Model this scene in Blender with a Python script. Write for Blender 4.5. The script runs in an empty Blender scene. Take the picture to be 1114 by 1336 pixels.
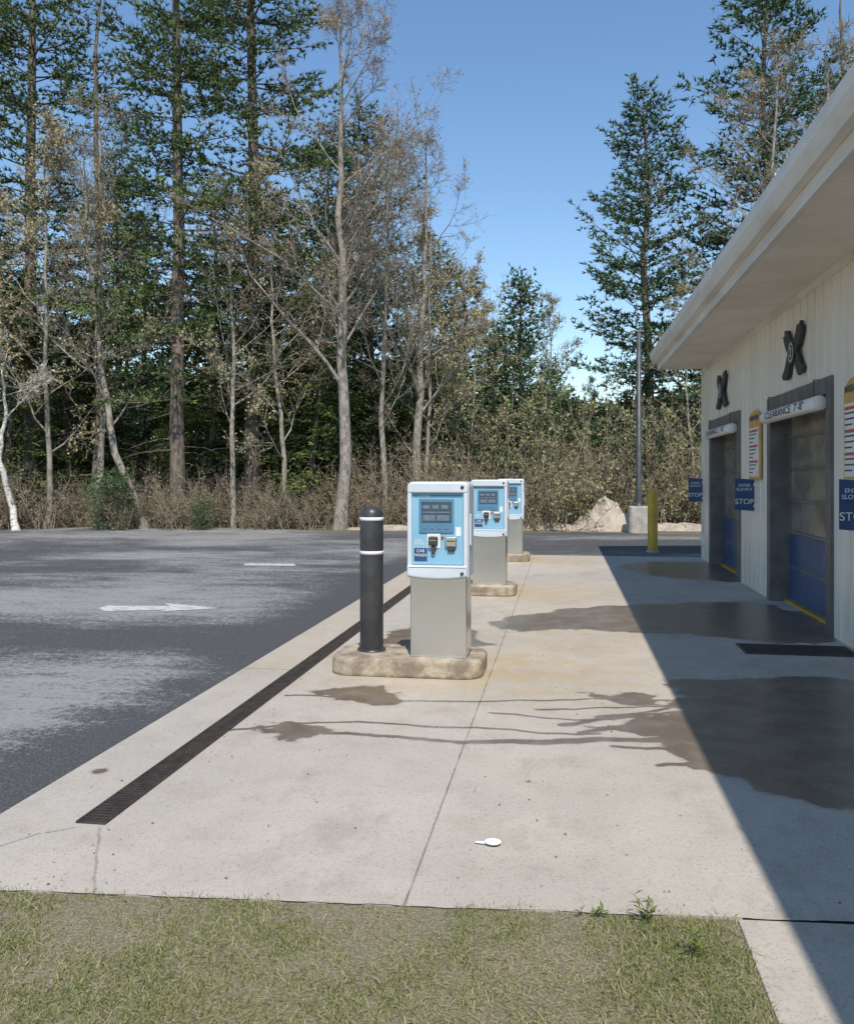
import bpy, bmesh, math, random
import numpy as np
from mathutils import Vector, Matrix
random.seed(3); RNG=np.random.default_rng(5)
scene=bpy.context.scene
COL=scene.collection

# ------------------------------------------------------------------ node helpers
def new_mat(name):
    m=bpy.data.materials.new(name); m.use_nodes=True
    nt=m.node_tree; b=nt.nodes['Principled BSDF']
    return m,nt,b
def nd(nt,t,**kw):
    n=nt.nodes.new(t)
    for k,v in kw.items(): setattr(n,k,v)
    return n
def mth(nt,op,a,b=None,c=None,clamp=False):
    n=nt.nodes.new('ShaderNodeMath'); n.operation=op; n.use_clamp=clamp
    for i,x in enumerate((a,b,c)):
        if x is None: continue
        if isinstance(x,(int,float)): n.inputs[i].default_value=x
        else: nt.links.new(x,n.inputs[i])
    return n.outputs[0]
def mixc(nt,f,a,b,mode='MIX'):
    n=nt.nodes.new('ShaderNodeMix'); n.data_type='RGBA'; n.blend_type=mode
    for s,x in ((n.inputs[0],f),(n.inputs[6],a),(n.inputs[7],b)):
        if isinstance(x,(int,float)): s.default_value=x
        elif isinstance(x,tuple): s.default_value=(x[0],x[1],x[2],1)
        else: nt.links.new(x,s)
    return n.outputs[2]
def smooth(nt,x,lo,hi):
    n=nt.nodes.new('ShaderNodeMapRange'); n.interpolation_type='SMOOTHSTEP'
    nt.links.new(x,n.inputs[0]); n.inputs[1].default_value=lo; n.inputs[2].default_value=hi
    return n.outputs[0]
def noise(nt,scale,detail=5,rough=.6,stretch=None,coord='Object'):
    tc=nt.nodes.new('ShaderNodeTexCoord'); v=tc.outputs[coord]
    if stretch:
        mp=nt.nodes.new('ShaderNodeMapping'); mp.inputs['Scale'].default_value=stretch
        nt.links.new(v,mp.inputs[0]); v=mp.outputs[0]
    n=nt.nodes.new('ShaderNodeTexNoise'); n.inputs['Scale'].default_value=scale
    n.inputs['Detail'].default_value=detail; n.inputs['Roughness'].default_value=rough
    nt.links.new(v,n.inputs['Vector']); return n.outputs[0]
def bump(nt,b,h,strength,dist=.01):
    n=nt.nodes.new('ShaderNodeBump'); n.inputs['Strength'].default_value=strength
    n.inputs['Distance'].default_value=dist
    nt.links.new(h,n.inputs['Height']); nt.links.new(n.outputs[0],b.inputs['Normal'])
def simple(name,c1,c2,scale=8,rough=.6,metal=0,bs=.2,bd=.005,stretch=None,lo=.35,hi=.65,bscale=None):
    m,nt,b=new_mat(name)
    n=noise(nt,scale,3,.65,stretch)
    nt.links.new(mixc(nt,smooth(nt,n,lo,hi),c1,c2),b.inputs['Base Color'])
    b.inputs['Roughness'].default_value=rough; b.inputs['Metallic'].default_value=metal
    if bs>.06: bump(nt,b,noise(nt,bscale or scale*4,2,.6,stretch),bs,bd)
    return m

# ------------------------------------------------------------------ materials
def concrete_mat(name,stains=True):
    m,nt,b=new_mat(name)
    geo=nt.nodes.new('ShaderNodeNewGeometry'); sep=nt.nodes.new('ShaderNodeSeparateXYZ')
    nt.links.new(geo.outputs['Position'],sep.inputs[0])
    X,Y=sep.outputs[0],sep.outputs[1]
    big=noise(nt,.55,3,.6); mid=noise(nt,3.5,5,.7); fine=noise(nt,90,2,.7); med=noise(nt,14,5,.75)
    blot=noise(nt,1.6,5,.75,(1,.6,1))
    c=mixc(nt,smooth(nt,big,.35,.65),(.475,.423,.355),(.415,.37,.315))
    c=mixc(nt,mth(nt,'MULTIPLY',smooth(nt,mid,.45,.75),.45),c,(.31,.27,.215))
    c=mixc(nt,mth(nt,'MULTIPLY',smooth(nt,blot,.5,.66),.45),c,(.30,.26,.215))
    c=mixc(nt,mth(nt,'MULTIPLY',smooth(nt,med,.5,.8),.5),c,(.54,.50,.44))
    c=mixc(nt,mth(nt,'MULTIPLY',smooth(nt,fine,.5,.75),.6),c,(.19,.165,.14))
    if stains:
        off=mth(nt,'MULTIPLY',mth(nt,'SUBTRACT',med,.5),.012)
        brk=smooth(nt,mid,.36,.6)
        def line(coord,p,w):
            d=mth(nt,'ABSOLUTE',mth(nt,'ADD',mth(nt,'SUBTRACT',coord,p),off))
            return mth(nt,'SUBTRACT',1,smooth(nt,d,w*.4,w))
        j=mth(nt,'MULTIPLY',line(X,-.585,.007),mth(nt,'ADD',.3,mth(nt,'MULTIPLY',brk,.4)))
        strip=mth(nt,'LESS_THAN',X,-2.21)
        for y in (6.9,11.0,15.2):
            j=mth(nt,'MAXIMUM',j,mth(nt,'MULTIPLY',mth(nt,'MULTIPLY',line(Y,y,.010),strip),.6))
        right=mth(nt,'GREATER_THAN',X,-2.0)
        for y in (8.9,13.6):
            j=mth(nt,'MAXIMUM',j,mth(nt,'MULTIPLY',mth(nt,'MULTIPLY',line(Y,y,.007),right),.4))
        c=mixc(nt,mth(nt,'MULTIPLY',mth(nt,'MULTIPLY',strip,mth(nt,'GREATER_THAN',Y,6.9)),.35),c,(.40,.33,.23))
        a=nd(nt,'ShaderNodeAttribute',attribute_name='rust')
        c=mixc(nt,mth(nt,'MULTIPLY',a.outputs['Fac'],smooth(nt,mid,.3,.62)),c,(.43,.32,.17))
        a=nd(nt,'ShaderNodeAttribute',attribute_name='crack')
        j=mth(nt,'MAXIMUM',j,mth(nt,'MULTIPLY',smooth(nt,a.outputs['Fac'],.45,.8),.75))
        c=mixc(nt,j,c,(.09,.075,.06))
        a=nd(nt,'ShaderNodeAttribute',attribute_name='wet_shade')
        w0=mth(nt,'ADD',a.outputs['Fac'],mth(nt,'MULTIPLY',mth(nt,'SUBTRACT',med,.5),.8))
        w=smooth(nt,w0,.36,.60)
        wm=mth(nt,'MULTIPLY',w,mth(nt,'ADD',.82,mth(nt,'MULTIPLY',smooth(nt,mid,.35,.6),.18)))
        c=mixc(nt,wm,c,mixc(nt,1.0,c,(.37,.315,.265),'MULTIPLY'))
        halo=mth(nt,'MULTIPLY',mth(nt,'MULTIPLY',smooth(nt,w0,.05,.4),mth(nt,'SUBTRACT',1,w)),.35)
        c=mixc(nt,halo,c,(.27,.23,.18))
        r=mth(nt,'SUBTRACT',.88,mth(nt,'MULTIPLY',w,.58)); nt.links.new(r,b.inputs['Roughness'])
    else: b.inputs['Roughness'].default_value=.88
    nt.links.new(c,b.inputs['Base Color'])
    bump(nt,b,fine,.25,.004)
    return m
M_conc=concrete_mat('concrete_slab'); M_conc2=concrete_mat('concrete_walk',False)
M_island=simple('island_concrete',(.44,.37,.27),(.22,.175,.125),6,.9,bs=.8,bd=.012,bscale=30)
M_foot=simple('footing_concrete',(.42,.39,.34),(.3,.27,.22),5,.9)

def asphalt_mat():
    m,nt,b=new_mat('asphalt')
    a=nd(nt,'ShaderNodeAttribute',attribute_name='worn')
    n=noise(nt,2.6,6,.78,(.5,1.3,1)); n2=noise(nt,16,4,.8); g=noise(nt,70,2,.8)
    w=mth(nt,'ADD',a.outputs['Fac'],mth(nt,'MULTIPLY',mth(nt,'SUBTRACT',n,.5),2.5))
    w=mth(nt,'ADD',w,mth(nt,'MULTIPLY',mth(nt,'SUBTRACT',n2,.5),2.6))
    w=mth(nt,'ADD',w,mth(nt,'MULTIPLY',mth(nt,'SUBTRACT',g,.5),2.0))
    w=smooth(nt,w,.08,1.1)
    c=mixc(nt,w,(.054,.053,.054),(.275,.266,.25))
    c=mixc(nt,mth(nt,'MULTIPLY',smooth(nt,g,.45,.7),.42),c,(.20,.193,.18))
    nt.links.new(c,b.inputs['Base Color']); b.inputs['Roughness'].default_value=.85
    bump(nt,b,g,.7,.008); return m
M_asph=asphalt_mat()
def paint_mat():
    m,nt,b=new_mat('worn_road_paint'); n=noise(nt,9,6,.85,(.6,1.6,1))
    nt.links.new(mixc(nt,smooth(nt,n,.46,.62),(.56,.55,.52),(.22,.215,.205)),b.inputs['Base Color'])
    b.inputs['Roughness'].default_value=.8; return m
M_paint=paint_mat()
M_litter=simple('forest_floor',(.19,.145,.095),(.11,.11,.05),.9,.95,bs=.8,bd=.05,bscale=6)
def soil():
    m,nt,b=new_mat('lawn_thatch')
    n=noise(nt,4,4,.7); f=noise(nt,75,4,.8)
    c=mixc(nt,smooth(nt,n,.35,.65),(.27,.215,.14),(.21,.20,.10))
    c=mixc(nt,smooth(nt,f,.42,.66),c,(.44,.38,.26))
    nt.links.new(c,b.inputs['Base Color']); b.inputs['Roughness'].default_value=.95
    bump(nt,b,f,1,.02); return m
M_soil=soil()
M_dirt=simple('dirt_heap',(.46,.39,.31),(.33,.27,.21),3,.95,bs=.9,bd=.05,bscale=14)
M_siding=simple('siding_white',(.80,.74,.64),(.73,.67,.56),1.3,.28,bs=.05,stretch=(1,1,.25))
M_white=simple('trim_white',(.78,.74,.67),(.65,.61,.54),1.6,.4,bs=.04,stretch=(1,.6,3))
def soffit():
    m,nt,b=new_mat('soffit_panel')
    geo=nt.nodes.new('ShaderNodeNewGeometry'); sep=nt.nodes.new('ShaderNodeSeparateXYZ')
    nt.links.new(geo.outputs['Position'],sep.inputs[0])
    f=mth(nt,'FRACT',mth(nt,'MULTIPLY',sep.outputs[1],1/.1))
    l=mth(nt,'LESS_THAN',f,.12)
    c=mixc(nt,smooth(nt,noise(nt,1.5,4,.6),.35,.7),(.83,.77,.66),(.73,.665,.55))
    nt.links.new(mixc(nt,mth(nt,'MULTIPLY',l,.2),c,(.35,.33,.28)),b.inputs['Base Color'])
    b.inputs['Roughness'].default_value=.5; return m
M_soffit=soffit()
M_roof=simple('roof_shingle',(.12,.11,.10),(.08,.075,.07),6,.9,bs=.5,bd=.01)
M_frame=simple('door_frame_grey',(.17,.16,.15),(.115,.105,.10),3,.5,bs=.05)
M_doorrail=simple('door_rail_metal',(.20,.195,.185),(.14,.135,.13),3,.4,.3,bs=.03)
M_doorblue=simple('door_panel_blue',(.055,.10,.20),(.035,.065,.14),2,.35,bs=.03)
M_doorglass=simple('door_translucent_panel',(.27,.235,.185),(.14,.125,.10),1.1,.15,bs=.03,stretch=(1,1,2))
M_yellow=simple('yellow_paint',(.62,.40,.04),(.50,.30,.03),3,.5,bs=.05)
M_black=simple('black_plastic',(.030,.030,.031),(.05,.05,.05),4,.38,bs=.08)
M_blackmatte=simple('emblem_black',(.03,.03,.032),(.045,.045,.045),6,.5,bs=.05)
M_refl=simple('reflective_band',(.8,.8,.8),(.7,.7,.7),5,.4,bs=0)
M_steel=simple('brushed_stainless',(.70,.68,.645),(.66,.64,.605),1.5,.27,1.0,bs=0,stretch=(1,1,.4))
M_shell=simple('kiosk_shell',(.58,.63,.67),(.52,.57,.61),3,.42,bs=.04)
M_plate=simple('kiosk_face_blue',(.24,.46,.59),(.20,.41,.54),2,.35,bs=0)
M_bez=simple('kiosk_bezel_blue',(.09,.22,.34),(.08,.19,.30),4,.35,bs=0)
M_screen=simple('screen_glass',(.05,.07,.09),(.065,.09,.11),3,.12,bs=0)
M_tile=simple('screen_tile',(.14,.20,.26),(.10,.15,.20),20,.3,bs=0)
M_navy=simple('sign_navy',(.02,.055,.15),(.03,.07,.18),4,.4,bs=0)
M_signwhite=simple('sign_white',(.78,.77,.72),(.70,.69,.64),6,.4,bs=0)
M_signorange=simple('sign_orange',(.62,.38,.10),(.55,.32,.08),6,.4,bs=0)
M_red=simple('sign_red',(.5,.10,.06),(.42,.08,.05),6,.4,bs=0)
M_textdark=simple('text_dark',(.04,.04,.06),(.05,.05,.07),6,.5,bs=0)
M_pole=simple('pole_metal',(.09,.095,.095),(.06,.06,.06),5,.5,.3,bs=.05)
M_grate=simple('grate_iron',(.085,.066,.052),(.045,.038,.032),12,.6,.3,bs=0)
M_void=simple('channel_dark',(.015,.013,.012),(.02,.018,.016),6,.9,bs=0)
M_plastic=simple('white_plastic',(.82,.82,.80),(.78,.78,.76),6,.3,bs=0)
M_debris=simple('dry_leaf_bits',(.10,.06,.035),(.2,.13,.07),30,.9,bs=0)

def foliage_mat(name,cols,trans=0):
    m,nt,b=new_mat(name)
    a=nd(nt,'ShaderNodeAttribute',attribute_name='tint')
    r=nt.nodes.new('ShaderNodeValToRGB'); e=r.color_ramp.elements
    while len(e)<len(cols): e.new(.5)
    for i,c in enumerate(cols):
        e[i].position=i/(len(cols)-1); e[i].color=(*c,1)
    nt.links.new(a.outputs['Fac'],r.inputs[0])
    d=nt.nodes.new('ShaderNodeBsdfDiffuse'); nt.links.new(r.outputs[0],d.inputs[0]); out=d.outputs[0]
    nt.nodes.remove(b)
    if trans:
        t=nt.nodes.new('ShaderNodeBsdfTranslucent'); nt.links.new(r.outputs[0],t.inputs[0])
        mx=nt.nodes.new('ShaderNodeMixShader'); mx.inputs[0].default_value=trans
        nt.links.new(d.outputs[0],mx.inputs[1]); nt.links.new(t.outputs[0],mx.inputs[2]); out=mx.outputs[0]
    nt.links.new(out,nt.nodes['Material Output'].inputs[0]); return m
def bark(name,c1,c2,scale,stretch=(1,1,.3),lo=.35,hi=.65):
    m,nt,b=new_mat(name); nt.nodes.remove(b)
    n=noise(nt,scale,4,.75,stretch)
    d=nt.nodes.new('ShaderNodeBsdfDiffuse')
    nt.links.new(mixc(nt,smooth(nt,n,lo,hi),c1,c2),d.inputs[0])
    nt.links.new(d.outputs[0],nt.nodes['Material Output'].inputs[0]); return m
M_pine=foliage_mat('pine_needles',[(.055,.085,.035),(.115,.16,.065),(.22,.255,.10)])
M_pine2=foliage_mat('pine_needles_bluish',[(.05,.085,.045),(.095,.15,.075),(.165,.22,.11)])
M_hem=foliage_mat('hemlock_sprays',[(.035,.058,.022),(.10,.135,.04),(.28,.30,.10)])
M_cedar=foliage_mat('cedar_sprays',[(.05,.09,.04),(.11,.16,.07),(.19,.24,.11)])
M_woods=foliage_mat('far_woods',[(.04,.06,.03),(.08,.10,.045),(.16,.15,.08)])
M_bud=foliage_mat('spring_buds',[(.32,.24,.16),(.40,.34,.19),(.38,.39,.17)])
M_budred=foliage_mat('maple_buds',[(.36,.23,.18),(.40,.30,.21),(.36,.32,.18)])
M_shrub=foliage_mat('shrub_leaves',[(.27,.21,.135),(.29,.25,.14),(.23,.27,.10)])
M_grass=foliage_mat('grass_blades',[(.10,.155,.035),(.18,.225,.06),(.27,.28,.11),(.50,.43,.28)],.25)
M_bark=bark('pine_bark',(.22,.18,.145),(.085,.07,.058),14)
M_bark2=bark('grey_bark',(.36,.32,.265),(.16,.14,.115),9,(1,1,.5))
M_birch=bark('birch_bark',(.66,.62,.55),(.30,.26,.22),6,(1,1,2.5),.45,.62)
M_twig=bark('twig_bark',(.32,.265,.20),(.20,.16,.12),4)

# ------------------------------------------------------------------ mesh helpers
def mesh_np(name,V,groups,mats,attrs=None):
    me=bpy.data.meshes.new(name); V=np.asarray(V,dtype=np.float32)
    me.vertices.add(len(V)); me.vertices.foreach_set('co',V.ravel())
    loops=np.concatenate([np.asarray(g[0]).ravel() for g in groups]).astype(np.int32)
    tot=np.concatenate([np.full(len(g[0]),np.asarray(g[0]).shape[1]) for g in groups]).astype(np.int32)
    st=np.concatenate([[0],np.cumsum(tot)[:-1]]).astype(np.int32)
    mi=np.concatenate([np.full(len(g[0]),g[1]) for g in groups]).astype(np.int32)
    sm=np.concatenate([np.full(len(g[0]),bool(g[2])) for g in groups])
    me.loops.add(len(loops)); me.loops.foreach_set('vertex_index',loops)
    me.polygons.add(len(tot)); me.polygons.foreach_set('loop_start',st)
    me.polygons.foreach_set('loop_total',tot)
    me.polygons.foreach_set('material_index',mi); me.polygons.foreach_set('use_smooth',sm)
    for m in mats: me.materials.append(m)
    for k,a in (attrs or {}).items():
        at=me.attributes.new(k,'FLOAT','POINT'); at.data.foreach_set('value',np.asarray(a,dtype=np.float32))
    me.update(calc_edges=True); me.validate(); return me
def link(name,data,parent=None,loc=(0,0,0)):
    o=bpy.data.objects.new(name,data); COL.objects.link(o); o.location=loc
    if parent: o.parent=parent
    return o
def empty(name,loc=(0,0,0)):
    o=link(name,None,None,loc); o.empty_display_size=.2; return o
def rbox(name,x0,x1,y0,y1,z0,z1,mat,bev=.0,seg=2,parent=None):
    bm=bmesh.new(); bmesh.ops.create_cube(bm,size=1)
    for v in bm.verts:
        v.co=Vector(((x0+x1)/2+v.co.x*(x1-x0),(y0+y1)/2+v.co.y*(y1-y0),(z0+z1)/2+v.co.z*(z1-z0)))
    if bev>0: bmesh.ops.bevel(bm,geom=bm.edges[:],offset=bev,segments=seg,affect='EDGES',profile=.5)
    me=bpy.data.meshes.new(name); bm.to_mesh(me); bm.free(); me.materials.append(mat)
    return link(name,me,parent)
def prism(name,pts,a0,a1,axis,mat,bev=0,parent=None,seg=2):
    """extrude 2D outline along axis: 'y' -> pts (x,z), 'z' -> pts (x,y), 'x' -> pts (y,z)"""
    bm=bmesh.new()
    def mk(p,a):
        return {'y':(p[0],a,p[1]),'z':(p[0],p[1],a),'x':(a,p[0],p[1])}[axis]
    A=[bm.verts.new(mk(p,a0)) for p in pts]; B=[bm.verts.new(mk(p,a1)) for p in pts]
    bm.faces.new(A); bm.faces.new(B[::-1]); n=len(pts)
    for i in range(n): bm.faces.new((A[i],B[i],B[(i+1)%n],A[(i+1)%n]))
    bmesh.ops.recalc_face_normals(bm,faces=bm.faces[:])
    if bev:
        es=[e for e in bm.edges if e.calc_face_angle(0)>.6]
        bmesh.ops.bevel(bm,geom=es,offset=bev,segments=seg,affect='EDGES',profile=.5)
    me=bpy.data.meshes.new(name); bm.to_mesh(me); bm.free(); me.materials.append(mat)
    return link(name,me,parent)
def lathe(name,prof,cx,cy,mat,n=28,parent=None,smooth_=True):
    V=[];F=[]
    for r,z in prof:
        for i in range(n):
            a=2*math.pi*i/n; V.append((cx+r*math.cos(a),cy+r*math.sin(a),z))
    for k in range(len(prof)-1):
        for i in range(n): F.append((k*n+i,k*n+(i+1)%n,(k+1)*n+(i+1)%n,(k+1)*n+i))
    me=bpy.data.meshes.new(name); me.from_pydata(V,[],F); me.materials.append(mat)
    for p in me.polygons: p.use_smooth=smooth_
    return link(name,me,parent)
def boxes(name,arr,mat,parent=None):
    """many boxes (x0,x1,y0,y1,z0,z1) in one mesh"""
    A=np.asarray(arr,float); n=len(A)
    idx=np.array([[0,2,4],[1,2,4],[1,3,4],[0,3,4],[0,2,5],[1,2,5],[1,3,5],[0,3,5]])
    V=np.stack([A[:,i] for i in idx],1).reshape(-1,3)
    f=np.array([[0,3,2,1],[4,5,6,7],[0,1,5,4],[1,2,6,5],[2,3,7,6],[3,0,4,7]])
    F=(f[None]+np.arange(n)[:,None,None]*8).reshape(-1,4)
    return link(name,mesh_np(name,V,[(F,0,False)],[mat]),parent)
def text(name,s,size,loc,axes,mat,parent=None,extr=.001,align='CENTER'):
    cu=bpy.data.curves.new(name,'FONT'); cu.body=s; cu.size=size; cu.extrude=extr
    cu.align_x=align; cu.align_y='CENTER'; cu.materials.append(mat)
    o=link(name,cu,parent)
    x,y=Vector(axes[0]),Vector(axes[1]); z=x.cross(y)
    o.matrix_local=Matrix.Translation(loc)@Matrix((x,y,z)).transposed().to_4x4()
    return o
def vnoise(x,y,seed=0):
    xi=np.floor(x);yi=np.floor(y);xf=x-xi;yf=y-yi
    def h(a,b):
        s=np.sin(a*127.1+b*311.7+seed*74.7)*43758.5453; return s-np.floor(s)
    u=xf*xf*(3-2*xf);v=yf*yf*(3-2*yf)
    return (h(xi,yi)*(1-u)+h(xi+1,yi)*u)*(1-v)+(h(xi,yi+1)*(1-u)+h(xi+1,yi+1)*u)*v
def fbm(x,y,seed=0,o=4):
    r=0;a=.5;t=0
    for i in range(o): r=r+a*vnoise(x*2**i,y*2**i,seed+i); t+=a; a*=.5
    return r/t
S9,C9=.1556,.9878
def site(u,d):       # bearing (sensor units) + distance -> ground X,Y
    a=(u-557)/1130.; return (d*(-S9+C9*a), d*(C9+S9*a))
def gp(u,v):         # surveyed ground mark -> X,Y
    return site(u,1808./(v-622))

# ------------------------------------------------------------------ ground
me=mesh_np('ground',[(-400,-300,-.012),(400,-300,-.012),(400,500,-.012),(-400,500,-.012)],[(np.array([[0,1,2,3]]),0,False)],[M_litter])
link('ground',me)
def edge(x): return 3.05+(x+2.15)*.079
def seg_dist(X,Y,pl):
    D=np.full(X.shape,1e9)
    for (x0,y0),(x1,y1) in zip(pl[:-1],pl[1:]):
        dx,dy=x1-x0,y1-y0; t=np.clip(((X-x0)*dx+(Y-y0)*dy)/(dx*dx+dy*dy+1e-9),0,1)
        D=np.minimum(D,np.hypot(X-x0-t*dx,Y-y0-t*dy))
    return D
def poly_sd(X,Y,pl):
    D=seg_dist(X,Y,pl+[pl[0]]); ins=np.zeros(X.shape,bool)
    n=len(pl)
    for i in range(n):
        x0,y0=pl[i];x1,y1=pl[(i+1)%n]
        c=((y0>Y)!=(y1>Y))&(X<(x1-x0)*(Y-y0)/((y1-y0)+1e-12)+x0); ins^=c
    return np.where(ins,-D,D)
def grid(name,xs,rows,mat,attrf,z):
    XX=np.repeat(xs[None,:],len(rows),0); T=np.asarray(rows)
    YY=T if T.ndim==2 else np.repeat(T[:,None],len(xs),1)
    V=np.stack([XX,YY,np.full(XX.shape,z)],-1).reshape(-1,3)
    ny,nx=XX.shape; i=np.arange(ny-1)[:,None]*nx+np.arange(nx-1)[None]
    F=np.stack([i,i+1,i+nx+1,i+nx],-1).reshape(-1,4)
    at={k:v.ravel() for k,v in attrf(XX,YY).items()}
    return link(name,mesh_np(name,V,[(F,0,False)],[mat],at))
def conc_attr(X,Y):
    wx=X+(fbm(X*4,Y*4,3)-.5)*.36+(fbm(X*14,Y*14,6)-.5)*.14; wy=Y+(fbm(X*4,Y*4,9)-.5)*.30+(fbm(X*14,Y*14,8)-.5)*.10
    wet_shade=np.zeros(X.shape)
    def P(*uv): return [gp(*p) for p in uv]
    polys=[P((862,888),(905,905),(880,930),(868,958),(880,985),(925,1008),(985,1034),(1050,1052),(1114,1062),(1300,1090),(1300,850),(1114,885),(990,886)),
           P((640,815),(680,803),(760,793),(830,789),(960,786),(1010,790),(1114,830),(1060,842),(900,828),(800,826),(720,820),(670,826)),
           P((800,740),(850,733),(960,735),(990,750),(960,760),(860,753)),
           P((470,856),(500,826),(545,818),(622,822),(632,836),(610,862)),  # behind first kiosk: its cast shadow painted in, along with wet concrete
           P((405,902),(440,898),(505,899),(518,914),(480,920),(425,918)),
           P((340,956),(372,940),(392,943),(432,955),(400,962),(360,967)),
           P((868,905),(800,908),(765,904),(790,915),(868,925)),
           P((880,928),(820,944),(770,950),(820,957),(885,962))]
    for p in polys: wet_shade=np.maximum(wet_shade,np.clip(.5-poly_sd(wx,wy,p)/.13,0,1))
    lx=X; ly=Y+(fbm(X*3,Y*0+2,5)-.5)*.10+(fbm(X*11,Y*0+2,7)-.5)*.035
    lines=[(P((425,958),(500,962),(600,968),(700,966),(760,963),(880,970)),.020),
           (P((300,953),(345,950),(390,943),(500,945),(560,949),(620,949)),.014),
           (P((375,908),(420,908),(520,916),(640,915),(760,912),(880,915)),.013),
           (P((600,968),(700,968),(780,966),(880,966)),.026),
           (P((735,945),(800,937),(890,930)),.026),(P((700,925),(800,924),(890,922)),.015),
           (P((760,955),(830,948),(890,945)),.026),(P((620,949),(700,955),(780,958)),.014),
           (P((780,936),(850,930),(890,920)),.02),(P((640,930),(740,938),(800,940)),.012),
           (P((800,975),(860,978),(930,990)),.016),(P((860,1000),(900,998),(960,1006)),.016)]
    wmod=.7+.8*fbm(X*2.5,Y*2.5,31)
    for p,w in lines: wet_shade=np.maximum(wet_shade,np.clip(1-seg_dist(lx,ly,p)/(w*2.1*wmod),0,1)**.75)
    for u,v,r in ((130,1007,.035),(690,1020,.014),(262,975,.02)):
        x,y=gp(u,v); wet_shade=np.maximum(wet_shade,np.clip(1.1-np.hypot(X-x,Y-y)/r*.5,0,1))
    rust=np.zeros(X.shape)
    for k in range(3):
        rust=np.maximum(rust,np.exp(-(((X+.7)/1.5)**2+((Y-7.2-4.75*k)/1.0)**2)))
    rust=np.maximum(rust,.55*np.exp(-(((X-.2)/1.2)**2+((Y-9)/2.4)**2)))
    crack=np.zeros(X.shape)
    for p in (P((130,1080),(126,1120),(122,1168)),P((-60,1120),(0,1105),(50,1090),(98,1080))):
        crack=np.maximum(crack,np.clip(1-seg_dist(X,Y+(fbm(X*9,Y*9,2)-.5)*.05,p)/.014,0,1))
    return {'wet_shade':wet_shade,'rust':rust*.8,'crack':crack}
xs=np.concatenate([np.arange(-2.63,-1.6,.012),np.arange(-1.6,2.655,.02),[2.66,3.3]])
t=np.concatenate([np.arange(3.0,3.9,.018),np.arange(3.9,4.6,.03),np.arange(4.6,6.6,.012),np.arange(6.6,9,.03),np.arange(9,17.8,.06),[17.8]])
rows=np.repeat(t[:,None],len(xs),1)
near=np.repeat((edge(xs)+(fbm(xs*7,xs*0,4)-.5)*.03)[None],len(t),0)
k=np.clip((rows-3.0)/.9,0,1); rows=np.where(rows<3.9, near+(3.9-near)*k, rows)
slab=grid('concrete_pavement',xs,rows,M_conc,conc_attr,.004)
me=mesh_np('slab_edge',[(x,y,z) for x in np.linspace(-2.63,.64,60) for (y,z) in ((edge(x)+.006,.004),(edge(x)+.006,-.05))],
  [(np.array([[2*i,2*i+1,2*i+3,2*i+2] for i in range(59)]),0,False)],[M_conc2])
link('slab_edge',me,slab)
prism('concrete_walk',[(.62,-6),(3.2,-6),(3.2,3.44),(1.6,3.325),(1.0,3.285),(.62,3.258)],-.05,.006,'z',M_conc2,.004)

def asph_attr(X,Y):
    w=fbm(X*.35,Y*.6,11,5)
    w=(w-.47)*2.4+.46
    w-=1.0*np.exp(-((X+2.63)/.6)**2)*(Y<20)
    w+=.50*np.exp(-(((X+4.3)/1.4)**2+((Y-5.0)/1.3)**2))
    w-=.75*np.exp(-((Y-8.0)/.7)**2)*(X<-2.6)
    w+=.50*np.exp(-(((X+7.0)/3.4)**2+((Y-10.6)/1.8)**2))
    w-=.5*np.exp(-((Y-13.6)/.5)**2)
    w-=.45*(X>-2.6)
    return {'worn':np.clip(w,-.6,1.0)}
def far_edge(x): return 25.0+.5*np.sin(x*.4)+.35*np.sin(x*1.3+1)+.012*(-x)
xs=np.concatenate([[-60,-45],np.arange(-34,-2.6,.12),[-2.63]])
ts=np.linspace(0,1,190)
rows=3.0+(far_edge(xs)[None]-3.0)*ts[:,None]
grid('asphalt_lot',xs,rows,M_asph,asph_attr,-.004)
xs=np.concatenate([[-2.63],np.arange(-2.5,9,.15),[14,25,45]])
rows=17.8+(far_edge(xs)[None]-.2*(xs[None]>0)-17.8)*np.linspace(0,1,60)[:,None]
grid('asphalt_lane',xs,rows,M_asph,asph_attr,-.004)
def flat(name,pts,mat,z=.0,parent=None):
    me=bpy.data.meshes.new(name); me.from_pydata([(x,y,z) for x,y in pts],[],[tuple(range(len(pts)))]); me.materials.append(mat)
    return link(name,me,parent)
flat('painted_arrow',[gp(*p) for p in ((128,794),(140,790),(222,791),(214,786.5),(288,793.5),(205,798),(218,795.5),(138,797.5))],M_paint,.001)
flat('painted_line',[gp(*p) for p in ((318,737.7),(320,735),(384,735.5),(386,738.2))],M_paint,.001)

# trench drain
dr=empty('trench_drain',(0,0,0))
y0,y1=3.70,17.4
boxes('channel',[(-2.21,-2.08,y0,y1,.006,.009)],M_void,dr)
boxes('rails',[(-2.218,-2.208,y0,y1,.005,.014),(-2.082,-2.072,y0,y1,.005,.014),(-2.218,-2.072,y0-.01,y0,.005,.014)],M_grate,dr)
ys=np.arange(y0+.012,y1,.032)
boxes('grate_bars',[(-2.208,-2.082,y,y+.011,.009,.013) for y in ys]+[(-2.15,-2.142,y0,y1,.0095,.0135)],M_grate,dr)

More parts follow.
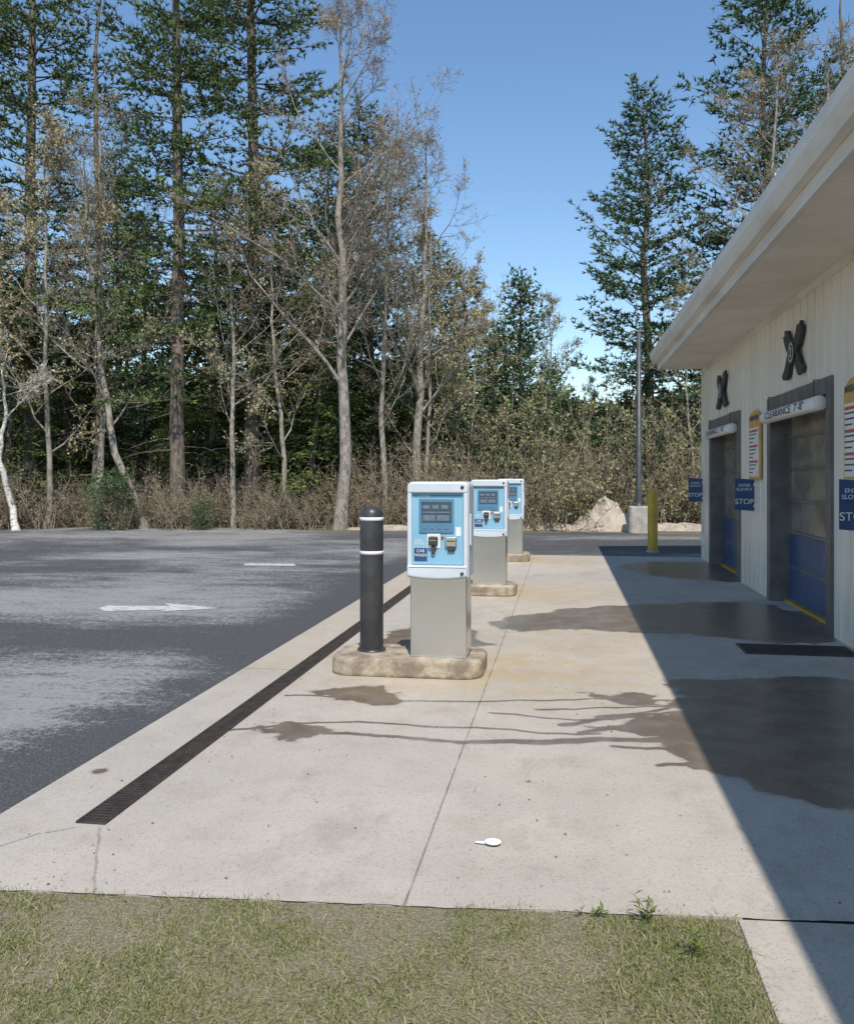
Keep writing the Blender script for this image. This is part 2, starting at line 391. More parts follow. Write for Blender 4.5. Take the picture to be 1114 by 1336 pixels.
# ------------------------------------------------------------------ lawn
xs=np.linspace(-9,.62,90)
rows=np.concatenate([np.linspace(-6,1.5,14),np.linspace(1.6,2.9,16)])
R2=np.repeat(rows[:,None],len(xs),1); ed=np.minimum(edge(xs),3.4)
R2=np.where(R2>ed[None]-.1,ed[None]-.1,R2)
R2=np.concatenate([R2,ed[None]],0)
lawn=grid('lawn',xs,R2,M_soil,lambda X,Y:{},-.002)
n=115000
gx=RNG.uniform(-3.0,.62,n); gy=RNG.uniform(1.9,3.3,n)
dens=fbm(gx*3.0,gy*3.5,21,5); d2=fbm(gx*14,gy*14,25,3)
eg=edge(gx)-gy
keep=(eg>.0-RNG.uniform(-.02,.03,n))&(dens*.55+d2*.45+RNG.uniform(-.2,.2,n)-.12*np.exp(-eg/.12)+.03*gx>.455)
gx,gy,dens=gx[keep],gy[keep],dens[keep]; n=len(gx)
h=RNG.uniform(.006,.024,n)*(.5+dens*1.2); dry=RNG.random(n)<.38+.4*np.clip((.52-dens)*4,0,1)
lean=RNG.normal(0,.6,(n,2))*h[:,None]; lean[dry]*=2.4
az=RNG.uniform(0,6.28,n); w=RNG.uniform(.0009,.0019,n)
side=np.stack([np.cos(az)*w,np.sin(az)*w,np.zeros(n)],1)
B=np.stack([gx,gy,np.full(n,-.002)],1); M=B+np.c_[lean*.4,h*.6]; T=B+np.c_[lean*1.0,h*np.where(dry,.45,1)]
V=np.stack([B-side,B+side,M+side*.8,M-side*.8,T],1).reshape(-1,3); i=np.arange(n)[:,None]*5
Q=i+np.array([[0,1,2,3]]); Tt=i+np.array([[3,2,4]])
tint=np.where(dry,RNG.uniform(.7,1,n),np.clip(RNG.normal(.38,.17,n)+(.5-dens)*.5,0,.7))
o=link('lawn_grass',mesh_np('lawn_grass',V,[(Q,0,False),(Tt,0,False)],[M_grass],{'tint':np.repeat(tint,5)}))
def weed(name,x,y,h,nl,s):
    r=np.random.default_rng(s); V=[];F=[];tn=[]
    for st in range(5):
        bx=x+r.normal(0,.02); by=y+r.normal(0,.01); lx,ly=r.normal(0,.45,2)
        hh=h*r.uniform(.55,1)
        pts=[Vector((bx+lx*hh*t*t,by+ly*hh*t*t,hh*t)) for t in np.linspace(0,1,5)]
        for a,b in zip(pts[:-1],pts[1:]):
            k=len(V); V+= [a+Vector((-.0014,0,0)),a+Vector((.0014,0,0)),b+Vector((.001,0,0)),b+Vector((-.001,0,0))]; F.append((k,k+1,k+2,k+3)); tn+=[.4]*4
        for j in range(nl):
            t=r.uniform(.15,1); p=Vector((bx+lx*hh*t*t,by+ly*hh*t*t,hh*t))
            a=r.uniform(0,6.28); L=r.uniform(.03,.055); up=r.uniform(.3,1.2)
            d=Vector((math.cos(a),math.sin(a),up)).normalized(); sd=d.cross(Vector((0,0,1))).normalized()*L*.10
            k=len(V); V+=[p,p+d*L*.5+sd,p+d*L+Vector((0,0,-L*.2)),p+d*L*.5-sd]; F.append((k,k+1,k+2,k+3)); tn+=[r.uniform(.2,.55)]*4
    me=mesh_np(name,[tuple(v) for v in V],[(np.array(F),0,False)],[M_grass],{'tint':tn}); link(name,me)
weed('weed_plant',*gp(845,1206),.13,5,1); weed('weed_plant',*gp(910,1250),.13,7,2); weed('weed_plant',*gp(775,1196),.035,4,7)
n=360; X=RNG.uniform(-2.5,2.4,n); Y=3.1+RNG.random(n)**1.6*9; X[:60]=-2.0+RNG.normal(0,.12,60)
s=RNG.uniform(.003,.010,n); a=RNG.uniform(0,6.28,n)
c,sn=np.cos(a)*s,np.sin(a)*s
V=np.stack([np.stack([X-c,Y-sn,np.full(n,.007)],1),np.stack([X+sn*.4,Y-c*.4,np.full(n,.012)],1),np.stack([X+c,Y+sn,np.full(n,.008)],1),np.stack([X-sn*.4,Y+c*.4,np.full(n,.007)],1)],1).reshape(-1,3)
kp=Y>edge(X)+.03
F=np.arange(n)[kp][:,None]*4+np.array([[0,1,2,3]])
link('leaf_debris',mesh_np('leaf_debris',V,[(F,0,False)],[M_debris]))
sx,sy=gp(643,1104); sp=empty('plastic_spoon',(sx,sy,.006))
lathe('bowl',[(0.0,.004),(.02,.004),(.034,.010),(.037,.016),(.034,.017),(.02,.009),(0,.007)],0,0,M_plastic,20,sp).scale=(1,.85,1)
prism('handle',[(-.075,-.006),(-.03,-.010),(-.03,.010),(-.078,.004)],.006,.010,'z',M_plastic,0,sp)

# ------------------------------------------------------------------ kiosks
def stadium(x0,x1,y0,y1,r,n=8):
    pts=[]
    for cx,cy,a0 in ((x1-r,y0+r,-90),(x1-r,y1-r,0),(x0+r,y1-r,90),(x0+r,y0+r,180)):
        for i in range(n+1):
            a=math.radians(a0+90*i/n); pts.append((cx+r*math.cos(a),cy+r*math.sin(a)))
    return pts
def outline(w,z0,z1,r,arc,n=6):
    pts=[]
    for cx,a0 in ((w-r,0),(-w+r,90)):
        for i in range(n+1):
            a=math.radians(a0+90*i/n); pts.append((cx+r*math.cos(a),z1-r+r*math.sin(a)))
    m=12
    for i in range(m+1):
        t=-1+2*i/m; pts.append((w*t,z0+arc*(t*t)))
    return pts
def kiosk_at(x,y,first):
    e=empty('payment_kiosk',(x,y,0))
    rbox('pedestal',-.228,.228,.03,.37,.15,.80,M_steel,.008,3,e)
    rbox('pedestal_skirt',-.234,.234,.024,.376,.15,.162,M_steel,.003,1,e)
    prism('head_shell',outline(.25,.775,1.56,.045,.02),0,.36,'y',M_shell,.012,e)
    prism('face_plate',outline(.205,.90,1.47,.01,0),-.006,.004,'y',M_plate,.002,e)
    rbox('rim_left',-.243,-.207,-.03,.002,.87,1.50,M_shell,.01,2,e)
    rbox('rim_right',.207,.243,-.03,.002,.87,1.50,M_shell,.01,2,e)
    prism('hood',outline(.243,1.472,1.553,.035,0),-.035,.002,'y',M_shell,.01,e)
    prism('chin',outline(.243,.785,.895,.012,.022),-.055,.002,'y',M_shell,.018,e,3)
    rbox('screen_bezel',-.15,.13,-.016,-.005,1.15,1.425,M_bez,.005,2,e)
    rbox('screen',-.13,.112,-.019,-.015,1.235,1.40,M_screen,.001,1,e)
    for i,xx in enumerate((-.118,-.045,.03)):
        rbox('screen_icon_%d'%i,xx,xx+.055,-.0205,-.0188,1.345,1.375,M_tile,0,1,e)
    rbox('screen_tile_a',-.118,-.02,-.0205,-.0188,1.25,1.295,M_tile,0,1,e)
    rbox('screen_tile_b',-.005,.095,-.0205,-.0188,1.25,1.295,M_tile,0,1,e)
    rbox('screen_caption',-.12,.10,-.0205,-.0188,1.312,1.322,M_tile,0,1,e)
    for i in range(4): rbox('key_%d'%i,-.11+i*.055,-.085+i*.055,-.020,-.015,1.182,1.192,M_tile,.002,1,e)
    rbox('header_label',-.19,.19,-.0085,-.0055,1.437,1.456,M_bez,0,1,e)
    text('header_text','PAY STATION',.016,(-.11,-.0095,1.447),((1,0,0),(0,0,1)),M_signwhite,e,.0003)
    rbox('card_reader_surround',-.085,.02,-.012,-.005,1.03,1.145,M_signwhite,.003,1,e)
    rbox('card_reader',-.07,.004,-.05,-.010,1.055,1.125,M_black,.01,2,e)
    rbox('card_slot',-.058,-.008,-.052,-.049,1.092,1.098,M_steel,0,1,e)
    rbox('reader_shroud',-.048,-.018,-.035,-.01,.985,1.055,M_black,.006,2,e)
    rbox('bill_acceptor',.062,.155,-.035,-.005,1.045,1.125,M_steel,.01,2,e)
    rbox('bill_slot',.075,.142,-.0375,-.034,1.085,1.094,M_black,0,1,e)
    rbox('coin_tray',.08,.14,-.028,-.005,1.005,1.04,M_black,.008,2,e)
    rbox('price_sticker',.145,.185,-.0085,-.0055,1.13,1.2,M_signwhite,0,1,e)
    o=lathe('alert_button',[(0,-.0),(.011,0),(.011,.012),(0,.014)],0,0,M_red,14,e); o.rotation_euler=(math.radians(90),0,0); o.location=(.04,-.006,1.12)
    rbox('program_sticker',-.19,-.085,-.0085,-.0055,.925,1.03,M_navy,0,1,e)
    text('sticker_text','CAR\nWASH',.034,(-.137,-.0095,.99),((1,0,0),(0,0,1)),M_signwhite,e,.0003)
    for i in range(3): rbox('instruction_line_%d'%i,-.19,-.13+.01*i,-.0085,-.0055,1.09-i*.015,1.094-i*.015,M_signwhite,0,1,e)
    for i,z in enumerate((1.517,.835)):
        yy=-.035 if i==0 else -.055
        o=lathe('lock_%d'%i,[(.0,.012),(.011,.012),(.014,.006),(.014,0)],0,0,M_black,16,e)
        o.rotation_euler=(math.radians(90),0,0); o.location=(.2,yy+.002,z)
    rbox('side_latch',.249,.262,.05,.12,1.05,1.3,M_shell,.004,1,e)
    return e
for k in range(3):
    yk=6.84+4.78*k
    kiosk_at(-.99,yk,k==0)
    isl=empty('concrete_island',(0,0,0))
    prism('kerb_block',stadium(-1.87,-.63,yk-.09,yk+.55,.17),-.002,.15,'z',M_island,.03,isl,3)
    bx=-1.585; by=yk+.25
    bo=empty('black_bollard',(bx,by,0))
    lathe('sleeve',[(.098,.14),(.098,1.25),(.094,1.30),(.075,1.335),(.04,1.352),(0,1.357)],0,0,M_black,32,bo)
    lathe('upper_band',[(.098,1.235),(.1005,1.236),(.1005,1.262),(.097,1.263)],0,0,M_refl,32,bo)
    lathe('lower_band',[(.098,.955),(.1005,.956),(.1005,.982),(.098,.983)],0,0,M_refl,32,bo)
    lathe('base_collar',[(.12,.149),(.118,.165),(.098,.17)],0,0,M_black,32,bo)

x,y=1.87,18.95
bo=empty('yellow_bollard',(x,y,0))
lathe('pipe',[(.105,-.01),(.105,1.28),(.09,1.33),(.05,1.36),(0,1.37)],0,0,M_yellow,28,bo)
lathe('collar',[(.14,-.005),(.13,.03),(.105,.035)],0,0,M_foot,28,bo)
lathe('cap_band',[(.105,1.27),(.108,1.272),(.108,1.285),(.105,1.287)],0,0,M_yellow,28,bo)

x,y=site(833,24.8)
lp=empty('street_lamp',(x,y,0))
prism('footing',stadium(-.30,.30,-.3,.3,.12,4),-.02,.76,'z',M_foot,.03,lp)
lathe('pole',[(.15,.76),(.15,.79),(.09,.80),(.085,.84),(.07,5.72),(0,5.74)],0,0,M_pole,16,lp)
rbox('lamp_arm',-.03,.03,-.04,.25,5.66,5.72,M_pole,.01,1,lp)
rbox('lamp_head',-.10,.16,-.02,.42,5.72,5.80,M_pole,.03,2,lp)

def heap(name,cx,cy,rx,ry,h,mat,seed):
    n=46; g=np.linspace(-1,1,n); GX,GY=np.meshgrid(g,g); r=np.hypot(GX,GY)
    Z=h*np.clip(1-r**1.3,0,1)*(.45+1.0*fbm(GX*2.6+seed,GY*2.6,seed))+(fbm(GX*9,GY*9,seed+3)-.5)*.3*h*2*(r<1)*(1-r)
    Z=np.where(r<1,Z,0)-.02
    V=np.stack([cx+GX*rx,cy+GY*ry,Z],-1).reshape(-1,3); i=np.arange(n-1)[:,None]*n+np.arange(n-1)[None]
    F=np.stack([i,i+1,i+n+1,i+n],-1).reshape(-1,4); link(name,mesh_np(name,V,[(F,0,True)],[mat]))
hx,hy=site(793,26.3); heap('dirt_mound',hx,hy,1.25,.9,.95,M_dirt,2)
hx,hy=site(710,26.6); heap('gravel_berm',hx,hy,2.4,.7,.22,M_dirt,7)
hx,hy=site(880,26.4); heap('gravel_berm',hx,hy,1.8,.8,.22,M_dirt,11)
hx,hy=site(520,26.4); heap('gravel_berm',hx,hy,2.2,.6,.16,M_dirt,5)

# ------------------------------------------------------------------ car wash building
bld=empty('car_wash_building',(0,0,0))
XW=2.65; YE=17.35; YN=-6.0; ZS=3.69
bays=[5.93,10.5,15.07]; HW=1.22; OT=2.46
prev=YN
walls=[]
for c in bays:
    walls.append((XW,XW+.3,prev,c-HW,0,ZS)); walls.append((XW,XW+.3,c-HW,c+HW,OT,ZS)); prev=c+HW
walls.append((XW,XW+.3,prev,YE,0,ZS))
boxes('front_wall',walls,M_siding,bld)
boxes('end_wall',[(XW+.3,9.6,YE-.3,YE,0,ZS),(XW+.3,9.6,YN,YN+.3,0,ZS),(9.3,9.6,YN+.3,YE-.3,0,ZS)],M_siding,bld)
boxes('interior_floor',[(XW+.3,9.3,YN+.3,YE-.3,-.01,.0)],M_conc2,bld)
ribs=[]
yy=YN+.1
while yy<YE-.1:
    z0=0.02
    for c in bays:
        if c-HW-.16<yy<c+HW+.16: z0=OT+.16
    ribs.append((XW-.008,XW+.001,yy,yy+.03,z0,ZS-.09)); yy+=.29
boxes('siding_ribs',ribs,M_siding,bld)
boxes('wall_trim',[(XW-.022,XW+.001,YN,YE,ZS-.09,ZS-.001),(XW-.024,XW+.001,YE-.11,YE+.004,0,ZS-.09),(XW-.024,XW+.11,YE+.004,YE+.02,0,ZS-.002)],M_white,bld)
for k,c in enumerate(bays):
    fr=[(XW-.03,XW+.002,c-HW-.15,c-HW+.0,0,OT+.15),(XW-.03,XW+.002,c+HW,c+HW+.15,0,OT+.15),(XW-.03,XW+.002,c-HW,c+HW,OT,OT+.15),
        (XW-.03,XW+.24,c-HW,c-HW+.02,0,OT),(XW-.03,XW+.24,c+HW-.02,c+HW,0,OT),(XW-.03,XW+.24,c-HW+.02,c+HW-.02,OT-.02,OT)]
    boxes('door_frame_%d'%k,fr,M_frame,bld)
    a,b=c-HW+.02,c+HW-.02
    boxes('door_lower_panel_%d'%k,[(XW+.20,XW+.25,a+.03,b-.03,.05,.88)],M_doorblue,bld)
    gl=[];rl=[]
    zs=[.9,1.3,1.7,2.1,2.44]
    for z0,z1 in zip(zs[:-1],zs[1:]): gl.append((XW+.22,XW+.24,a,b,z0,z1))
    for z in zs+[.46,.04]: rl.append((XW+.195,XW+.252,a,b,z-.016,z+.016))
    for yv in (a+.03,b-.03): rl.append((XW+.19,XW+.25,yv-.03,yv+.03,.88,2.44))
    boxes('door_glazing_%d'%k,gl,M_doorglass,bld); boxes('door_rails_%d'%k,rl,M_doorrail,bld)
    boxes('door_threshold_%d'%k,[(XW+.15,XW+.19,a,b,.004,.03)],M_yellow,bld)
    cb=empty('clearance_bar_%d'%k); cb.parent=bld
    o=lathe('tube',[(0,-1.2),(.070,-1.2),(.076,-1.19),(.076,1.19),(.070,1.2),(0,1.2)],0,0,M_signwhite,20,cb)
    o.rotation_euler=(math.radians(90),0,0); o.location=(XW-.09,c-.02,2.35)
    boxes('hangers',[(XW-.095,XW-.085,c+s*1.0-.006,c+s*1.0+.006,2.42,2.60) for s in (-1,1)]+[(XW-.095,XW-.031,c+s*1.0-.006,c+s*1.0+.006,2.60,2.608) for s in (-1,1)],M_pole,cb)
    text('clearance_text',"CLEARANCE  7'-8\"",.12,(XW-.168,c-.02,2.35),((0,-1,0),(0,0,1)),M_textdark,cb,.0008).scale=(1.85,1,1)
    em=empty('wall_emblem_%d'%k); em.parent=bld
    def arm(s):
        # curved bristle brush: flared foot, narrow waist behind the disc, notched flared head
        L=[(-.46,-.22),(-.40,-.28),(-.30,-.27),(-.24,-.29),(-.16,-.22),(-.08,-.10),(.06,-.04),(.18,-.01),(.29,.06),(.38,.16),(.44,.25),(.36,.24),(.36,.31),(.28,.26),(.22,.29),(.15,.20),(.06,.13),(-.08,.10),(-.19,.02),(-.27,-.08),(-.34,-.16)]
        return [(c+s*p[0],3.03+p[1]) for p in L]
    prism('brush_a',arm(1),XW-.055,XW-.017,'x',M_blackmatte,.005,em)
    prism('brush_b',arm(-1),XW-.062,XW-.018,'x',M_blackmatte,.005,em)
    o=lathe('number_disc',[(0,.012),(.125,.012),(.135,.006),(.135,0)],0,0,M_blackmatte,24,em)
    o.rotation_euler=(0,math.radians(-90),0); o.location=(XW-.062,c,3.03)
    o=lathe('number_ring',[(.095,.0135),(.11,.0135)],0,0,M_signwhite,24,em)
    o.rotation_euler=(0,math.radians(-90),0); o.location=(XW-.062,c,3.03)
    text('number',str(3-k),.17,(XW-.077,c,3.03),((0,-1,0),(0,0,1)),M_signwhite,em,.001)
    sg=empty('menu_sign_%d'%k); sg.parent=bld
    yc=c+2.06 if k else c+2.42
    if yc<YE-.4:
        w=.33
        ol=[(yc-w,1.56),(yc+w,1.56),(yc+w,2.36)]+[(yc+w*math.cos(t),2.36+.16*math.sin(t)) for t in np.linspace(.15,math.pi-.15,9)]+[(yc-w,2.36)]
        prism('sign_board',ol,XW-.045,XW-.017,'x',M_signorange,.004,sg)
        boxes('sign_face',[(XW-.049,XW-.046,yc-w+.04,yc+w-.04,1.60,2.28)],M_signwhite,sg)
        rows_=[]; red=[]
        for r in range(12):
            z=2.24-r*.053; L=.5-.10*((r*37)%4)
            (red if r%4==0 else rows_).append((XW-.053,XW-.0495,yc+.27-L,yc+.27,z-.006 if r%4 else z-.02,z+.008))
        boxes('sign_lines',rows_,M_textdark,sg); boxes('sign_headings',red,M_red,sg)
        text('sign_title','WASH MENU',.10,(XW-.05,yc,2.41),((0,-1,0),(0,0,1)),M_navy,sg,.001)
    fs=empty('stop_sign_panel_%d'%k); fs.parent=bld
    yf=c+2.17 if k else c+2.09
    prism('panel',[(XW-.28,1.14),(XW-.02,1.12),(XW-.02,1.56),(XW-.28,1.58)],yf-.008,yf+.008,'y',M_navy,.003,fs)
    boxes('bracket',[(XW-.03,XW-.001,yf-.012,yf+.012,1.17,1.21),(XW-.03,XW-.001,yf-.012,yf+.012,1.47,1.51)],M_signwhite,fs)
    text('stop_text','STOP',.105,(XW-.155,yf-.0095,1.25),((1,0,0),(0,0,1)),M_signwhite,fs,.001)
    text('enter_text','ENTER\nSLOWLY',.055,(XW-.155,yf-.0095,1.45),((1,0,0),(0,0,1)),M_signwhite,fs,.001)
XF=1.80
boxes('soffit',[(XF+.02,XW,YN,YE,ZS,ZS+.02)],M_soffit,bld)
boxes('soffit_trim',[(XW-.03,XW,YN,YE,ZS-.012,ZS-.0005),(XF+.02,XF+.07,YN,YE,ZS-.012,ZS-.0005)],M_white,bld)
boxes('fascia',[(XF,XF+.02,YN,YE,ZS-.025,3.97)],M_white,bld)
boxes('eave_end_board',[(XF+.021,XW+.3,YE,YE+.018,ZS-.01,3.99)],M_white,bld)
prism('gutter',[(XF-.001,3.79),(XF-.08,3.79),(XF-.105,3.84),(XF-.135,3.90),(XF-.145,3.995),(XF-.13,4.01),(XF-.001,3.995)],YN,YE+.02,'y',M_white,.004,bld)
boxes('gutter_seams',[(XF-.149,XF-.075,y,y+.03,3.975,4.005) for y in np.arange(YN+1,YE,3.05)],M_white,bld)
prism('roof_slabs',[(XF-.09,4.012),(6.1,5.28),(10.4,4.0),(10.4,3.96),(6.1,5.2),(XF-.09,4.002)],YN-.1,YE+.06,'y',M_roof,0,bld)
prism('gable_wall',[(XW+.3,ZS),(9.6,ZS),(9.6,4.1),(6.1,5.15),(XW+.3,4.18)],YE-.2,YE-.01,'y',M_siding,0,bld)
fg=empty('floor_grate')
boxes('frame',[(1.62,2.60,8.15,8.18,.005,.012),(1.62,2.60,8.60,8.63,.005,.012),(1.62,1.65,8.18,8.60,.005,.012),(2.57,2.60,8.18,8.60,.005,.012)],M_grate,fg)
boxes('pan',[(1.65,2.57,8.18,8.60,.005,.008)],M_void,fg)
boxes('bars',[(x,x+.016,8.18,8.60,.009,.012) for x in np.arange(1.67,2.56,.03)],M_grate,fg)

# ------------------------------------------------------------------ trees
def nrm(a): return a/np.maximum(np.linalg.norm(a,axis=-1,keepdims=True),1e-9)
class Tree:
    def __init__(s,seed): s.r=np.random.default_rng(seed); s.V=[];s.G=[];s.T=[];s.n=0
    def add(s,V,F,mi,tint,smooth_=False):
        s.V.append(V); s.G.append((F+s.n,mi,smooth_)); s.T.append(tint); s.n+=len(V)
    def segs(s,P0,P1,R0,R1,k,mi=0):
        P0,P1,R0,R1=map(np.asarray,(P0,P1,R0,R1)); n=len(P0)
        if n==0: return
        d=nrm(P1-P0); ref=np.where(np.abs(d[:,2:3])>.9,np.array([[1.,0,0]]),np.array([[0,0,1.]]))
        a=nrm(np.cross(d,ref)); b=np.cross(d,a); th=np.arange(k)*2*np.pi/k
        ring=a[:,None]*np.cos(th)[None,:,None]+b[:,None]*np.sin(th)[None,:,None]
        V=np.stack([P0[:,None]+ring*R0[:,None,None],P1[:,None]+ring*R1[:,None,None]],1).reshape(-1,3)
        base=np.arange(n)[:,None]*2*k; j=np.arange(k)[None]; j2=(j+1)%k
        F=np.stack([base+j,base+j2,base+k+j2,base+k+j],-1).reshape(-1,4)
        s.add(V,F,mi,np.zeros(len(V)),True)
    def path(s,pts,rad,k=10,mi=0):
        pts=np.asarray(pts,float); n=len(pts)
        d=nrm(np.gradient(pts,axis=0)); ref=np.array([1.,.2,0])
        a=nrm(np.cross(d,ref[None])); b=np.cross(d,a); th=np.arange(k)*2*np.pi/k
        V=(pts[:,None]+(a[:,None]*np.cos(th)[None,:,None]+b[:,None]*np.sin(th)[None,:,None])*np.asarray(rad)[:,None,None]).reshape(-1,3)
        i=np.arange(n-1)[:,None]*k; j=np.arange(k)[None]; j2=(j+1)%k
        F=np.stack([i+j,i+j2,i+k+j2,i+k+j],-1).reshape(-1,4); s.add(V,F,mi,np.zeros(len(V)),True)
    def blades(s,C,D,L,W,tint,mi=1):
        n=len(C); sd=nrm(np.cross(D,s.r.normal(size=(n,3))))*(W[:,None]/2)
        V=np.stack([C-sd,C+sd,C+D*L[:,None]],1).reshape(-1,3)
        s.add(V,(np.arange(n)*3)[:,None]+np.array([[0,1,2]]),mi,np.repeat(tint,3))
    def leaves(s,C,L,tint,mi=1):
        n=len(C); D=nrm(s.r.normal(size=(n,3))); sd=nrm(np.cross(D,s.r.normal(size=(n,3))))*(L[:,None]*.4)
        V=np.stack([C-sd,C+sd,C+D*L[:,None]],1).reshape(-1,3)
        s.add(V,(np.arange(n)*3)[:,None]+np.array([[0,1,2]]),mi,np.repeat(tint,3))
    def mesh(s,name,mats): return mesh_np(name,np.concatenate(s.V),s.G,mats,{'tint':np.concatenate(s.T)})

def conifer(name,seed,H,base,R,tr,spacing=.65,per=5,e_lo=0,e_hi=30,up=.12,bl=.22,bw=.055,nb=6,step=.15,bstep=.25,prof=1.0,drop=.1,mat=None,droopy=False,dead=12,sidelen=.40,flat_=.4,top=None):
    T=Tree(seed); r=T.r
    zz=np.linspace(0,H,14)
    cx=np.cumsum(r.normal(0,.06,14)); cy=np.cumsum(r.normal(0,.06,14)); cx-=cx[0];cy-=cy[0]
    rad=tr*(1-zz/H)**.8+.015; rad[0]*=1.3
    T.path(np.c_[cx,cy,zz-.1],rad,10)
    at=lambda z:np.array([np.interp(z,zz,cx),np.interp(z,zz,cy),z])
    P0,P1,R0,R1=[],[],[],[]; BO,BD,BL,BT=[],[],[],[]
    z=base; ztop=top or H-.2
    while z<ztop:
        t=(z-base)/(H-base)
        rr=R*(1-t)**prof*(min(1,.55+t*3) ) +.25
        n=max(3,int(round(per+r.normal(0,.8))))
        a0=r.uniform(0,6.28)
        for k in range(n):
            if r.random()<drop: continue
            az=a0+2*math.pi*k/n+r.normal(0,.3); L=rr*r.uniform(.4,1.2)
            el=math.radians(e_lo+(e_hi-e_lo)*t+r.normal(0,7))
            o=at(z+r.normal(0,spacing*.3)); m=6; s=np.linspace(0,1,m+1)
            hd=np.array([math.cos(az),math.sin(az),0]); sway=r.normal(0,.1)
            sd=np.array([-hd[1],hd[0],0])
            curve=(-up*s**1.5 if droopy else up*s**2.2-.06*s)
            pts=o+hd*(L*s*math.cos(el))[:,None]+sd*(sway*L*s**2)[:,None]; pts[:,2]+=L*s*math.sin(el)+L*curve
            rb=max(.012,.010+.008*L)
            rs=rb*(1-s)+.004
            P0.append(pts[:-1]);P1.append(pts[1:]);R0.append(rs[:-1]);R1.append(rs[1:])
            bt=r.uniform(-.25,.25)
            ss=np.arange(.15+r.uniform(0,.15),1.0,bstep/max(L,.5))
            for q in ss:
                if r.random()<.08: continue
                p=np.array([np.interp(q,s,pts[:,j]) for j in range(3)])
                for sg in (-1,1):
                    if r.random()<.12: continue
                    a2=az+sg*math.radians(r.uniform(30,75)); l=(sidelen*L*(1-q)+.32)*r.uniform(.6,1.25)
                    BO.append(p);BD.append((math.cos(a2),math.sin(a2),r.normal(.16 if not droopy else -.18,.22)));BL.append(l);BT.append(bt)
            BO.append(pts[-2]);BD.append(pts[-1]-pts[-2]);BL.append(.45);BT.append(bt)
        z+=spacing*r.uniform(.7,1.3)*(1-.35*t)
    for k in range(dead):
        z=r.uniform(1.2,base+1); az=r.uniform(0,6.28); L=r.uniform(.5,2.2); o=at(z)
        s=np.linspace(0,1,4); pts=o+np.array([math.cos(az),math.sin(az),0])*(L*s)[:,None]; pts[:,2]+=L*(.1*s-.3*s**2)+r.normal(0,.03,4)
        P0.append(pts[:-1]);P1.append(pts[1:]);rs=.018*(1-s)+.005;R0.append(rs[:-1]);R1.append(rs[1:])
    T.segs(np.concatenate(P0),np.concatenate(P1),np.concatenate(R0),np.concatenate(R1),3)
    BO=np.array(BO);BD=nrm(np.array(BD,float));BL=np.array(BL);BT=np.array(BT)
    cnt=np.maximum(1,(BL/step).astype(int)); idx=np.repeat(np.arange(len(BO)),cnt)
    k=np.concatenate([np.arange(c) for c in cnt]); f=(k+.6)/cnt[idx]
    TP=BO[idx]+BD[idx]*(BL[idx]*f)[:,None]+r.normal(0,.04,(len(idx),3)); TD=BD[idx]
    tt=np.clip(.42+BT[idx]+r.normal(0,.18,len(idx)),0,1)
    C=np.repeat(TP,nb,0); n=len(C)
    D=nrm(np.repeat(TD,nb,0)*.7+r.normal(size=(n,3))*np.array([.6,.6,flat_])+np.array([0,0,.22 if not droopy else -.05]))
    T.blades(C,D,bl*r.uniform(.6,1.15,n),bw*r.uniform(.6,1.3,n),np.clip(np.repeat(tt,nb)+r.normal(0,.06,n),0,1))
    return T.mesh(name,[M_bark,mat or M_pine])

